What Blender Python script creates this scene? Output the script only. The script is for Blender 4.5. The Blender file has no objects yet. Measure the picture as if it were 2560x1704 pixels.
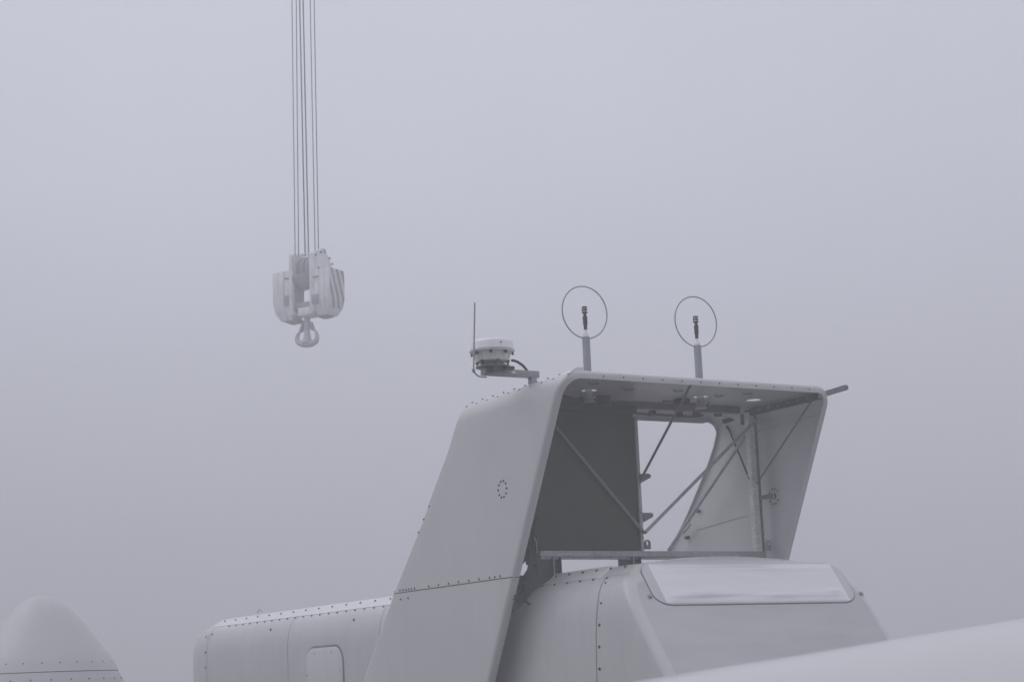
import bpy, bmesh, math, random
from mathutils import Vector, Matrix
random.seed(7)
R = math.radians
sc = bpy.context.scene
C = sc.collection
# ------------------------------------------------------------------ camera
F_PX = 4388.47                                   # focal length in pixels of the 2560 wide photograph
ROT = Matrix(((0.86297035, -0.50370138, -0.03958641),
              (-0.06237936, -0.18396589, 0.98095126),
              (-0.50138905, -0.84406248, -0.19017768)))     # world -> camera
CAM = Vector((-12.324, -19.133, 1.9))
cd = bpy.data.cameras.new('camera')
cam = bpy.data.objects.new('camera', cd); C.objects.link(cam)
cd.sensor_width = 36.0
cd.lens = F_PX / 2560 * 36.0
cd.clip_end = 2000
cd.dof.use_dof = True
cd.dof.focus_distance = 29.0
cd.dof.aperture_fstop = 4.0
cam.matrix_world = Matrix.Translation(CAM) @ ROT.transposed().to_4x4()
sc.camera = cam
# ------------------------------------------------------------------ exposure
sc.view_settings.view_transform = 'Standard'
sc.view_settings.look = 'None'
sc.view_settings.exposure = 0.27
sc.view_settings.gamma = 1.0
sc.view_settings.use_curve_mapping = False
sc.render.engine = 'CYCLES'
sc.cycles.use_denoising = True
sc.cycles.max_bounces = 8
sc.cycles.volume_bounces = 2
sc.cycles.transparent_max_bounces = 8
# ------------------------------------------------------------------ world: overcast sky
SUN_EL, SUN_ROT = R(50), R(305)
world = bpy.data.worlds.new('World'); sc.world = world; world.use_nodes = True
nt = world.node_tree; nt.nodes.clear()
def N(t, **k):
    n = nt.nodes.new(t)
    for a, b in k.items(): setattr(n, a, b)
    return n
wo = N('ShaderNodeOutputWorld'); bg = N('ShaderNodeBackground'); bg.inputs['Strength'].default_value = 0.1
sky = N('ShaderNodeTexSky', sky_type='NISHITA'); sky.sun_disc = False
sky.sun_elevation = SUN_EL; sky.sun_rotation = SUN_ROT; sky.air_density = 1.0; sky.dust_density = 4.0
tc = N('ShaderNodeTexCoord'); sep = N('ShaderNodeSeparateXYZ')
ramp = N('ShaderNodeValToRGB'); mix = N('ShaderNodeMix', data_type='RGBA')
el = ramp.color_ramp.elements
SKYK = 10.0
def setramp(stops):
    while len(el) > 1: el.remove(el[-1])
    el[0].position = stops[0][0]; el[0].color = (*stops[0][1], 1)
    for p, c in stops[1:]:
        e = el.new(p); e.color = (*c, 1)
setramp([(0.0, (.24, .24, .275)), (.08, (.30, .305, .36)), (.15, (.42, .43, .51)), (.21, (.55, .56, .655)), (.28, (.62, .63, .73)), (.38, (.64, .65, .75)), (.6, (.70, .71, .80)), (1.0, (.86, .87, .95))])
vm = N('ShaderNodeVectorMath', operation='SCALE'); vm.inputs['Scale'].default_value = SKYK
nz = N('ShaderNodeTexNoise'); nz.inputs['Scale'].default_value = 2.3; nz.inputs['Detail'].default_value = 3
mr = N('ShaderNodeMapRange'); mr.inputs['To Min'].default_value = .92; mr.inputs['To Max'].default_value = 1.08
mr.inputs['From Min'].default_value = .3; mr.inputs['From Max'].default_value = .7
vm2 = N('ShaderNodeVectorMath', operation='SCALE')
L = nt.links.new
L(tc.outputs['Generated'], sep.inputs[0]); L(sep.outputs['Z'], ramp.inputs['Fac'])
L(ramp.outputs['Color'], vm.inputs[0]); L(tc.outputs['Generated'], nz.inputs['Vector'])
L(nz.outputs['Fac'], mr.inputs['Value']); L(vm.outputs[0], vm2.inputs[0]); L(mr.outputs[0], vm2.inputs['Scale'])
mix.inputs[0].default_value = 0.93               # the cloud and fog deck covers nearly all of the clear sky
L(sky.outputs['Color'], mix.inputs[6]); L(vm2.outputs[0], mix.inputs[7])
L(mix.outputs[2], bg.inputs['Color']); L(bg.outputs[0], wo.inputs['Surface'])
# ------------------------------------------------------------------ sun behind the overcast
sd = bpy.data.lights.new('sun', 'SUN'); sd.energy = 0.5; sd.angle = R(40); sd.color = (1.0, .98, .96)
so = bpy.data.objects.new('sun', sd); C.objects.link(so)
sdir = Vector((math.sin(SUN_ROT) * math.cos(SUN_EL), math.cos(SUN_ROT) * math.cos(SUN_EL), math.sin(SUN_EL)))
so.rotation_euler = sdir.to_track_quat('Z', 'Y').to_euler()

# ------------------------------------------------------------------ helpers
def ray(px, py):
    return ROT.transposed() @ Vector(((px - 1280) / F_PX, -(py - 852) / F_PX, -1.0))
def at(px, py, ax, v):
    """point of a real plane (axis ax = v) seen at a pixel of the photograph"""
    r = ray(px, py); return CAM + r * ((v - CAM[ax]) / r[ax])
def atp(px, py, p0, n):
    r = ray(px, py); return CAM + r * ((p0 - CAM).dot(n) / r.dot(n))
def tag(o, label=None, cat=None, group=None, kind=None):
    for k, v in (('label', label), ('category', cat), ('group', group), ('kind', kind)):
        if v: o[k] = v
    return o
def empty(name, loc=(0, 0, 0)):
    o = bpy.data.objects.new(name, None); C.objects.link(o); o.location = loc; return o
def mat(name, col, rough=.5, metal=0.0, coat=0.0, noise=None, bump=None, spangle=None):
    m = bpy.data.materials.new(name); m.use_nodes = True
    t = m.node_tree; b = t.nodes['Principled BSDF']
    b.inputs['Base Color'].default_value = (*col, 1); b.inputs['Roughness'].default_value = rough
    b.inputs['Metallic'].default_value = metal; b.inputs['Coat Weight'].default_value = coat
    b.inputs['Coat Roughness'].default_value = .12
    tcn = t.nodes.new('ShaderNodeTexCoord')
    def mapped(scale):
        mp = t.nodes.new('ShaderNodeMapping'); mp.inputs['Scale'].default_value = scale
        t.links.new(tcn.outputs['Object'], mp.inputs['Vector']); return mp.outputs[0]
    last = None
    if noise:                                     # (amount, scale vector, detail): weathering in the paint, and reflections painted into the end face
        for amt, scv, det in noise:
            n = t.nodes.new('ShaderNodeTexNoise'); n.inputs['Scale'].default_value = 1; n.inputs['Detail'].default_value = det
            n.inputs['Roughness'].default_value = .6
            t.links.new(mapped(scv), n.inputs['Vector'])
            r_ = t.nodes.new('ShaderNodeMapRange'); r_.inputs['From Min'].default_value = .25; r_.inputs['From Max'].default_value = .75
            r_.inputs['To Min'].default_value = 1 - amt; r_.inputs['To Max'].default_value = 1 + amt
            t.links.new(n.outputs['Fac'], r_.inputs['Value'])
            s = t.nodes.new('ShaderNodeVectorMath'); s.operation = 'SCALE'
            if last is None: s.inputs[0].default_value = col
            else: t.links.new(last, s.inputs[0])
            t.links.new(r_.outputs[0], s.inputs['Scale']); last = s.outputs[0]
    if spangle:
        v = t.nodes.new('ShaderNodeTexVoronoi'); v.inputs['Scale'].default_value = 1
        t.links.new(mapped(spangle[1]), v.inputs['Vector'])
        sp = t.nodes.new('ShaderNodeSeparateColor'); t.links.new(v.outputs['Color'], sp.inputs[0])
        r_ = t.nodes.new('ShaderNodeMapRange'); r_.inputs['To Min'].default_value = 1 - spangle[0]; r_.inputs['To Max'].default_value = 1 + spangle[0]
        t.links.new(sp.outputs[0], r_.inputs['Value'])
        s = t.nodes.new('ShaderNodeVectorMath'); s.operation = 'SCALE'
        if last is None: s.inputs[0].default_value = col
        else: t.links.new(last, s.inputs[0])
        t.links.new(r_.outputs[0], s.inputs['Scale']); last = s.outputs[0]
    if last is not None: t.links.new(last, b.inputs['Base Color'])
    if bump:
        n = t.nodes.new('ShaderNodeTexNoise'); n.inputs['Scale'].default_value = 1; n.inputs['Detail'].default_value = 2
        t.links.new(mapped(bump[1]), n.inputs['Vector'])
        bp = t.nodes.new('ShaderNodeBump'); bp.inputs['Strength'].default_value = 1; bp.inputs['Distance'].default_value = bump[0]
        t.links.new(n.outputs['Fac'], bp.inputs['Height']); t.links.new(bp.outputs[0], b.inputs['Normal'])
    return m
M = {}
M['gel'] = mat('white_gelcoat', (.53, .53, .535), .38, coat=.35, noise=[(.035, (.5, .5, .35), 3), (.045, (3, 3, .4), 4), (.02, (14, 14, 6), 3)], bump=(.002, (1.3, 1.3, 1.3)))
M['gel_face'] = mat('glossy_white_gelcoat', (.44, .44, .445), .3, coat=.8, noise=[(.12, (.55, .6, 3.4), 5), (.02, (9, 9, 5), 3)], bump=(.004, (.9, .9, 2.5)))  # broad streaky noise paints cloudy sky reflections into the base colour
M['panel'] = mat('cooler_gelcoat', (.54, .54, .545), .42, coat=.25, noise=[(.035, (.7, .7, .4), 3), (.02, (5, 5, .8), 4)], bump=(.002, (1.1, 1.1, 1.1)))
M['nose'] = mat('nose_gelcoat', (.48, .48, .485), .45, coat=.2, noise=[(.03, (.8, .8, .8), 3)])
M['rail'] = mat('joint_strip_paint', (.70, .70, .71), .35, coat=.3, noise=[(.04, (2, 1, 2), 4)])
M['bolt'] = mat('bolt_steel', (.09, .09, .105), .5, metal=.4, noise=[(.2, (40, 40, 40), 2)])
M['seam'] = mat('dark_sealant', (.16, .16, .17), .7, noise=[(.2, (5, 5, 5), 3)])
M['galv'] = mat('galvanised_steel', (.36, .365, .375), .5, metal=.25, noise=[(.12, (5, 5, 5), 5)], spangle=(.13, (26, 26, 26)))
M['galv_post'] = mat('spangled_zinc_post', (.62, .63, .64), .5, metal=.1, noise=[(.15, (3, 3, 3), 4)], spangle=(.13, (14, 14, 42)))
M['steel'] = mat('weathered_steel', (.16, .16, .168), .55, metal=.3, noise=[(.18, (6, 6, 6), 4)])
M['dark'] = mat('dark_metal', (.028, .032, .030), .6, noise=[(.3, (6, 6, 6), 4)])
M['plate'] = mat('dark_support_plate', (.035, .04, .038), .6, noise=[(.3, (5, 5, 5), 4)])
M['rubber'] = mat('black_rubber', (.022, .022, .023), .6, noise=[(.3, (20, 20, 20), 3)])
M['white'] = mat('white_plastic', (.78, .78, .80), .35, coat=.3, noise=[(.03, (12, 12, 12), 3)])
M['cream'] = mat('beacon_housing_paint', (.60, .60, .60), .4, coat=.2, noise=[(.05, (8, 8, 8), 4)])
M['aluminium'] = mat('grey_aluminium_tube', (.27, .275, .285), .5, metal=.35, noise=[(.1, (10, 10, 3), 4)])
M['cable_white'] = mat('white_cable', (.75, .75, .73), .5, noise=[(.1, (30, 30, 30), 2)])
M['crane'] = mat('crane_paint', (.70, .70, .71), .5, noise=[(.16, (1.6, 1.6, 1.2), 5), (.12, (7, 7, 3), 5)])
M['crane_dark'] = mat('crane_frame_paint', (.25, .25, .26), .55, noise=[(.15, (2, 2, 2), 5)])
M['hook'] = mat('forged_hook_steel', (.42, .42, .425), .5, metal=.2, noise=[(.15, (3, 3, 3), 4)])
M['rope'] = mat('wire_rope', (.06, .06, .065), .6, metal=.3, noise=[(.25, (10, 10, 60), 2)])
M['blade'] = mat('white_blade_gelcoat', (.54, .54, .55), .35, coat=.3, noise=[(.02, (1, 1, 1), 3)])
M['ground'] = mat('wet_gravel', (.16, .155, .15), .9, noise=[(.25, (.15, .15, .15), 5), (.25, (3, 3, 3), 6)], bump=(.03, (8, 8, 8)))
def radiator_mat():
    m = bpy.data.materials.new('radiator_fins'); m.use_nodes = True
    t = m.node_tree; b = t.nodes['Principled BSDF']; b.inputs['Roughness'].default_value = .55
    tcn = t.nodes.new('ShaderNodeTexCoord')
    w = t.nodes.new('ShaderNodeTexWave'); w.wave_type = 'BANDS'; w.bands_direction = 'X'
    w.inputs['Scale'].default_value = 9.5; w.inputs['Distortion'].default_value = .6; w.inputs['Detail'].default_value = 1.5; w.inputs['Detail Scale'].default_value = .6
    w2 = t.nodes.new('ShaderNodeTexWave'); w2.bands_direction = 'Z'; w2.inputs['Scale'].default_value = 9
    n = t.nodes.new('ShaderNodeTexNoise'); n.inputs['Scale'].default_value = 2.2; n.inputs['Detail'].default_value = 5
    for q in (w, w2, n): t.links.new(tcn.outputs['Object'], q.inputs['Vector'])
    a = t.nodes.new('ShaderNodeMath'); a.operation = 'MULTIPLY_ADD'; a.inputs[1].default_value = .5
    t.links.new(w2.outputs['Fac'], a.inputs[0]); t.links.new(w.outputs['Fac'], a.inputs[2])
    a2 = t.nodes.new('ShaderNodeMath'); a2.operation = 'MULTIPLY_ADD'; a2.inputs[1].default_value = 1.0
    t.links.new(n.outputs['Fac'], a2.inputs[0]); t.links.new(a.outputs[0], a2.inputs[2])
    cr = t.nodes.new('ShaderNodeValToRGB'); cr.color_ramp.elements[0].position = .3; cr.color_ramp.elements[1].position = 2.0 / 2.2
    cr.color_ramp.elements[0].color = (.005, .013, .002, 1); cr.color_ramp.elements[1].color = (.038, .062, .019, 1)
    d = t.nodes.new('ShaderNodeMath'); d.operation = 'DIVIDE'; d.inputs[1].default_value = 2.2
    t.links.new(a2.outputs[0], d.inputs[0]); t.links.new(d.outputs[0], cr.inputs['Fac']); t.links.new(cr.outputs[0], b.inputs['Base Color'])
    return m
M['radiator'] = radiator_mat()
def stripe_mat():
    m = bpy.data.materials.new('hazard_stripes'); m.use_nodes = True
    t = m.node_tree; b = t.nodes['Principled BSDF']; b.inputs['Roughness'].default_value = .5
    tcn = t.nodes.new('ShaderNodeTexCoord'); s = t.nodes.new('ShaderNodeSeparateXYZ'); t.links.new(tcn.outputs['Object'], s.inputs[0])
    a = t.nodes.new('ShaderNodeMath'); a.operation = 'MULTIPLY_ADD'; a.inputs[1].default_value = .36      # slanted bands across the weight's outer side
    t.links.new(s.outputs['Z'], a.inputs[0]); t.links.new(s.outputs['Y'], a.inputs[2])
    f = t.nodes.new('ShaderNodeMath'); f.operation = 'PINGPONG'; f.inputs[1].default_value = .148
    t.links.new(a.outputs[0], f.inputs[0])
    g = t.nodes.new('ShaderNodeMath'); g.operation = 'GREATER_THAN'; g.inputs[1].default_value = .082
    t.links.new(f.outputs[0], g.inputs[0])
    n = t.nodes.new('ShaderNodeTexNoise'); n.inputs['Scale'].default_value = 3; n.inputs['Detail'].default_value = 5; t.links.new(tcn.outputs['Object'], n.inputs['Vector'])
    mx = t.nodes.new('ShaderNodeMix'); mx.data_type = 'RGBA'; mx.inputs[6].default_value = (.58, .58, .59, 1); mx.inputs[7].default_value = (.20, .20, .22, 1)
    t.links.new(g.outputs[0], mx.inputs[0])
    sc_ = t.nodes.new('ShaderNodeVectorMath'); sc_.operation = 'SCALE'; r_ = t.nodes.new('ShaderNodeMapRange')
    r_.inputs['To Min'].default_value = .8; r_.inputs['To Max'].default_value = 1.2; t.links.new(n.outputs['Fac'], r_.inputs['Value'])
    t.links.new(mx.outputs[2], sc_.inputs[0]); t.links.new(r_.outputs[0], sc_.inputs['Scale']); t.links.new(sc_.outputs[0], b.inputs['Base Color'])
    return m
M['stripes'] = stripe_mat()

class MB:
    """collects shapes; build() links them as one mesh object"""
    def __init__(s): s.v = []; s.f = []
    def add(s, vs, fs):
        b = len(s.v); s.v += [Vector(p) for p in vs]; s.f += [[i + b for i in f] for f in fs]; return s
    def box(s, a, b):
        (x0, y0, z0), (x1, y1, z1) = a, b
        return s.add([(x0, y0, z0), (x1, y0, z0), (x1, y1, z0), (x0, y1, z0), (x0, y0, z1), (x1, y0, z1), (x1, y1, z1), (x0, y1, z1)],
                     [(0, 3, 2, 1), (4, 5, 6, 7), (0, 1, 5, 4), (1, 2, 6, 5), (2, 3, 7, 6), (3, 0, 4, 7)])
    def bar(s, p, q, w, h, up=(0, 0, 1)):
        p, q = Vector(p), Vector(q); d = (q - p).normalized(); up = Vector(up)
        sd = d.cross(up)
        if sd.length < 1e-4: sd = d.cross(Vector((1, 0, 0)))
        sd.normalize(); u = sd.cross(d).normalized()
        vs = []
        for c in (p, q):
            for a, b in ((-1, -1), (1, -1), (1, 1), (-1, 1)): vs.append(c + sd * (a * w / 2) + u * (b * h / 2))
        return s.add(vs, [(0, 1, 2, 3), (7, 6, 5, 4), (0, 4, 5, 1), (1, 5, 6, 2), (2, 6, 7, 3), (3, 7, 4, 0)])
    def tube(s, pts, r, n=10, closed=False, flat=1.0, ref=(0, 0, 1), cap=True):
        pts = [Vector(p) for p in pts]; k = len(pts)
        rr = r if isinstance(r, (list, tuple)) else [r] * k
        rings = []; ref = Vector(ref)
        for i, p in enumerate(pts):
            a = pts[(i - 1) % k] if (closed or i > 0) else p
            b = pts[(i + 1) % k] if (closed or i < k - 1) else p
            d = (b - a).normalized(); x = d.cross(ref)
            if x.length < 1e-3: x = d.cross(Vector((1, 0, 0))) if abs(d.x) < .9 else d.cross(Vector((0, 1, 0)))
            x.normalize(); y = x.cross(d).normalized()
            rings.append([p + x * (rr[i] * math.cos(2 * math.pi * j / n)) + y * (rr[i] * flat * math.sin(2 * math.pi * j / n)) for j in range(n)])
        vs = [v for rg in rings for v in rg]; fs = []
        for i in range(k if closed else k - 1):
            i2 = (i + 1) % k
            for j in range(n): fs.append((i * n + j, i * n + (j + 1) % n, i2 * n + (j + 1) % n, i2 * n + j))
        if not closed and cap: fs += [tuple(range(n))[::-1], tuple((k - 1) * n + j for j in range(n))]
        return s.add(vs, fs)
    def lathe(s, prof, c=(0, 0, 0), n=32, axis='Z'):
        vs = []; fs = []
        for r, z in prof:
            for j in range(n):
                a = 2 * math.pi * j / n
                q = (r * math.cos(a), r * math.sin(a), z)
                if axis == 'X': q = (z, r * math.cos(a), r * math.sin(a))
                if axis == 'Y': q = (r * math.cos(a), z, r * math.sin(a))
                vs.append(Vector(c) + Vector(q))
        for i in range(len(prof) - 1):
            for j in range(n): fs.append((i * n + j, i * n + (j + 1) % n, (i + 1) * n + (j + 1) % n, (i + 1) * n + j))
        fs += [tuple(range(n))[::-1], tuple((len(prof) - 1) * n + j for j in range(n))]
        return s.add(vs, fs)
    def prism(s, poly, off):
        """closed polygon of 3-D points pushed along off"""
        k = len(poly); off = Vector(off); vs = [Vector(p) for p in poly]; vs += [p + off for p in vs]
        fs = [tuple(range(k))[::-1], tuple(range(k, 2 * k))] + [(i, (i + 1) % k, k + (i + 1) % k, k + i) for i in range(k)]
        return s.add(vs, fs)
    def build(s, name, m, parent=None, ang=32, smooth=True, xf=None, bevel=0):
        me = bpy.data.meshes.new(name)
        org = Vector((0, 0, 0))
        vs = [xf @ v for v in s.v] if xf else s.v
        me.from_pydata([tuple(v) for v in vs], [], s.f)
        bm = bmesh.new(); bm.from_mesh(me); bmesh.ops.recalc_face_normals(bm, faces=bm.faces)
        if bevel:
            bmesh.ops.remove_doubles(bm, verts=bm.verts, dist=1e-5)
            eds = [e for e in bm.edges if len(e.link_faces) == 2 and e.calc_face_angle(0) > R(30)]
            bmesh.ops.bevel(bm, geom=eds, offset=bevel, segments=2, profile=.5, affect='EDGES', clamp_overlap=True)
        bm.to_mesh(me); bm.free()
        me.materials.append(M[m] if isinstance(m, str) else m)
        if smooth:
            for p in me.polygons: p.use_smooth = True
            me.set_sharp_from_angle(angle=R(ang))
        o = bpy.data.objects.new(name, me); C.objects.link(o)
        if parent: o.parent = parent
        return o
def spline(P, k=8):
    P = [Vector(p) for p in P]; out = []
    for i in range(len(P) - 1):
        a = P[i - 1] if i else P[0] * 2 - P[1]; b, c = P[i], P[i + 1]; d = P[i + 2] if i + 2 < len(P) else P[-1] * 2 - P[-2]
        for j in range(k):
            t = j / k
            out.append(.5 * ((2 * b) + (c - a) * t + (2 * a - 5 * b + 4 * c - d) * t * t + (3 * b - 3 * c + d - a) * t ** 3))
    return out + [P[-1]]
def interp(t, xs, ys):
    if t <= xs[0]: return ys[0] + (t - xs[0]) * (ys[1] - ys[0]) / (xs[1] - xs[0])
    for i in range(len(xs) - 1):
        if t <= xs[i + 1]: return ys[i] + (t - xs[i]) * (ys[i + 1] - ys[i]) / (xs[i + 1] - xs[i])
    return ys[-1] + (t - xs[-1]) * (ys[-1] - ys[-2]) / (xs[-1] - xs[-2])
# one bolt mesh per size, shared by every bolt
_bolt = {}
def bolt_mesh(r, m='bolt'):
    if (r, m) not in _bolt:
        b = MB().lathe([(r * 1.35, 0), (r * 1.35, r * .25), (r, r * .3), (r * .95, r * .95), (r * .6, r * 1.1)], n=8)
        o = b.build('bolt', m, ang=40); me = o.data; bpy.data.objects.remove(o); _bolt[(r, m)] = me
    return _bolt[(r, m)]
def bolt(parent, p, n, r=.016, name='bolt', m='bolt'):
    o = bpy.data.objects.new(name, bolt_mesh(r, m)); C.objects.link(o)
    o.location = p; o.rotation_euler = Vector(n).to_track_quat('Z', 'Y').to_euler(); o.parent = parent
    return o

# ================================================================== setting
g = MB()
nn = 60; S = 135.0
for i in range(nn + 1):
    for j in range(nn + 1):
        g.v.append(Vector((-S + 2 * S * i / nn + 5, -S + 2 * S * j / nn + 15, .12 * math.sin(i * 1.3) * math.cos(j * 1.1) - .12)))
for i in range(nn):
    for j in range(nn):
        a = i * (nn + 1) + j; g.f.append([a, a + nn + 1, a + nn + 2, a + 1])
tag(g.build('ground', 'ground'), kind='structure')

# ================================================================== nacelle
nac = tag(empty('nacelle', (2.375, 7, 0)), 'long white turbine nacelle with a skylight hatch in its sloping end face', 'nacelle')
OFF = Matrix.Translation((-2.375, -7, 0))       # children hold world coordinates minus the empty's place
XC = 2.375
def crown(y): return interp(min(max(y, 1.6), 3.6), [1.6, 3.6], [.10, .025])
def half_section(y):
    c = crown(y)
    P = [(.95, .35), (.62, .45), (.45, .75), (.40, 1.2), (.385, 1.9), (.38, 2.45)]
    for k in range(0, 9):
        a = k / 8 * math.pi / 2
        P.append((.62 - .24 * math.cos(a), 2.66 + .555 * math.sin(a) ** 1.0))
    P += [(.69, 3.262), (.80, 3.345), (.95, 3.362)]
    for k in range(1, 7):
        t = k / 6; x = .95 + (XC - .95) * t
        P.append((x, 3.362 + c * (1 - (1 - t) ** 2)))
    return P
def section(y):
    h = half_section(y)
    return h + [(2 * XC - x, z) for x, z in reversed(h[:-1])]
def inset(P, d):
    out = []; k = len(P)
    for i in range(k):
        a = Vector(P[(i - 1) % k]); b = Vector(P[(i + 1) % k]); t = (b - a).normalized()
        out.append((P[i][0] + t.y * d, P[i][1] - t.x * d))
    return out
def face_y(z): return -2.571 + .746 * z
bd = MB(); rings = []
RF = .13
for k in range(6, -1, -1):
    a = k / 6 * math.pi / 2
    P = inset(section(0), RF * (1 - math.cos(a)))
    rings.append([(x, face_y(z) + RF * (1 - math.sin(a)), z) for x, z in P])
for y in (.6, 1.2, 1.7, 2.2, 2.7, 3.2, 3.8, 6, 9, 12, 14.0):
    P = section(y); t = min(1, max(0, (y - .6) / 1.2))
    rings.append([(x, (face_y(z) + .45) * (1 - t) + y * t if y < 1.8 else y, z) for x, z in P])
for y in (14.7, 15.0):
    rings.append([(x, y, z) for x, z in section(14)])
for k in range(1, 11):                            # far end: roof and sides roll over into the back
    a = k / 10 * math.pi / 2; e = 1 - math.cos(a); pts = []
    for x, z in inset(section(14), .55 * e):
        if z > 2.2: z -= .45 * e * (z - 2.2)
        pts.append((x, 15.0 + 1.25 * math.sin(a), z))
    rings.append(pts)
m_ = len(rings[0]); bv = [p for r_ in rings for p in r_]
bf = []
for i in range(len(rings) - 1):
    for j in range(m_): bf.append((i * m_ + j, i * m_ + (j + 1) % m_, (i + 1) * m_ + (j + 1) % m_, (i + 1) * m_ + j))
bf += [tuple((len(rings) - 1) * m_ + j for j in range(m_))]
bd.add(bv, bf)
body = bd.build('body', 'gel', nac, ang=50, xf=OFF)
# sloping end face as its own glossy panel
fp = MB().add([Vector(p) for p in rings[0]], [tuple(range(m_))])
fp.build('end_panel', 'gel_face', nac, smooth=False, xf=OFF)
# joint strips along both roof edges
def side_pt(x, z, mirror): return (2 * XC - x, z) if mirror else (x, z)
for mi in (False, True):
    b = MB(); prof = [(.595, 3.20), (.583, 3.216), (.612, 3.232), (.690, 3.276), (.797, 3.359), (.86, 3.374), (.86, 3.350)]
    ys = [.62, .8, 4, 8, 12, 14.1, 14.5, 14.85, 15.1]; zz = [0, 0, 0, 0, 0, 0, 0, -.004, -.03]
    vs = []; k = len(prof)
    for y, dz in zip(ys, zz):
        for x, z in prof:
            X, Z = side_pt(x - dz * .5, z + dz, mi); vs.append((X, y, Z))
    fs = [(i * k + j, i * k + j + 1, (i + 1) * k + j + 1, (i + 1) * k + j) for i in range(len(ys) - 1) for j in range(k - 1)]
    fs += [tuple(range(k)), tuple((len(ys) - 1) * k + j for j in range(k))]
    b.add(vs, fs); b.build('joint_strip', 'rail', nac, ang=25, xf=OFF)
# shell seams round the body
def seam_ring(y, fy=None):
    P = [q for q in half_section(3.8 if y > 3 else y) if q[1] > .5 and q[0] < .66]
    vs = []; 
    for x, z in P:
        for dy in (-.007, .007): vs.append((x - .0025, (fy(z) if fy else y) + dy, z + .0012))
    fs = [(2 * i, 2 * i + 1, 2 * i + 3, 2 * i + 2) for i in range(len(P) - 1)]
    MB().add(vs, fs).build('panel_seam', 'seam', nac, xf=OFF)
for y in (14.66, 10.59, 6.84): seam_ring(y)
_s = at(1516, 1442, 0, .56)
fseam = lambda z: interp(z, [1.9, 2.5, 2.83, _s.z + .02], [.44, .40, .345, _s.y])
seam_ring(.3, fseam)
def bn(p, n, r=.016, name='bolt', m='bolt'): return bolt(nac, OFF @ Vector(p), n, r, name, m)
def row(n, a, b):
    return [Vector(a).lerp(Vector(b), i / (n - 1)) for i in range(n)]
for p in row(21, (.545, 13.86, 3.185), (.545, 6.62, 3.185)): bn(p, (-.5, 0, .86))
for p in row(15, (.745, 14.6, 3.318), (.745, 6.55, 3.318)): bn(p, (-.62, 0, .78))
for p in row(9, (.545, 2.95, 3.185), (.545, .33, 3.185)): bn(p, (-.5, 0, .86))
for p in row(8, (.745, 2.6, 3.318), (.745, .18, 3.325)): bn(p, (-.62, 0, .78))
for z in (3.02, 2.72, 2.42, 2.12): bn((.38 if z < 2.8 else .40, 14.74, z), (-1, 0, 0))
bn((.455, 14.55, 3.06), (-.8, 0, .5))
for z in (3.12, 2.86, 2.58, 2.30, 2.02, 1.74): bn((.38 + max(0, z - 2.66) ** 2 * .55, fseam(z) - .075, z), (-1, 0, .2 if z > 2.8 else 0))
for x in (.70, 4.25): bn((x, face_y(2.9) - .004, 2.9), (0, -.8, .6), .026, 'face_plug', 'galv')
for y in (11.5, 7.9): bn((.44, y, 3.02), (-.85, 0, .5), .02)
# skylight hatch in the end face
def on_face(x, z, d=0.0):
    return Vector((x, face_y(z), z)) + Vector((0, -.8016, .598)) * d
def rrect(x0, x1, z0, z1, r, n=8, ry=None):
    out = []; ry = ry or r
    for cx, cz, a0 in ((x1 - r, z0 + ry, -90), (x1 - r, z1 - ry, 0), (x0 + r, z1 - ry, 90), (x0 + r, z0 + ry, 180)):
        for k in range(n + 1):
            a = R(a0 + 90 * k / n); out.append((cx + r * math.cos(a), cz + ry * math.sin(a)))
    return out
hatch = empty('hatch', (0, 0, 0)); hatch.parent = nac; hatch.location = (0, 0, 0)
def slab(name, m, x0, x1, z0, z1, r, ry, d0, d1, par, xf=OFF, ang=30):
    P = rrect(x0, x1, z0, z1, r, ry=ry)
    k = len(P); P2 = rrect(x0 + .012, x1 - .012, z0 + .010, z1 - .01, r, ry=ry)
    vs = [on_face(x, z, d0) for x, z in P] + [on_face(x, z, d1 - .004) for x, z in P] + [on_face(x, z, d1) for x, z in P2]
    fs = [(i, (i + 1) % k, k + (i + 1) % k, k + i) for i in range(k)] + [(k + i, k + (i + 1) % k, 2 * k + (i + 1) % k, 2 * k + i) for i in range(k)]
    fs.append(tuple(range(2 * k, 3 * k)))
    return MB().add(vs, fs).build(name, m, par, ang=ang, xf=xf)
bpy.data.objects.remove(hatch)
seal = slab('hatch_seal', 'seam', .746, 4.134, 2.772, 3.354, .26, .16, -.01, .007, nac)
frame = slab('hatch_frame', 'gel', .757, 4.122, 2.785, 3.352, .25, .15, .0, .014, nac)
# the pane: a shallow domed sheet of glossy plastic with creases
pm = mat('hatch_pane_plastic', (.74, .74, .76), .28, coat=.7)
t_ = pm.node_tree; b_ = t_.nodes['Principled BSDF']
tcn = t_.nodes.new('ShaderNodeTexCoord'); mp = t_.nodes.new('ShaderNodeMapping'); mp.inputs['Scale'].default_value = (.9, 2.2, 5.5)
nz_ = t_.nodes.new('ShaderNodeTexNoise'); nz_.inputs['Scale'].default_value = 1.1; nz_.inputs['Detail'].default_value = 1.5
bp_ = t_.nodes.new('ShaderNodeBump'); bp_.inputs['Distance'].default_value = .03; bp_.inputs['Strength'].default_value = .8
t_.links.new(tcn.outputs['Object'], mp.inputs[0]); t_.links.new(mp.outputs[0], nz_.inputs['Vector'])
t_.links.new(nz_.outputs['Fac'], bp_.inputs['Height']); t_.links.new(bp_.outputs[0], b_.inputs['Normal'])
pv = []; pf = []; NU, NV = 90, 26
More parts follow.
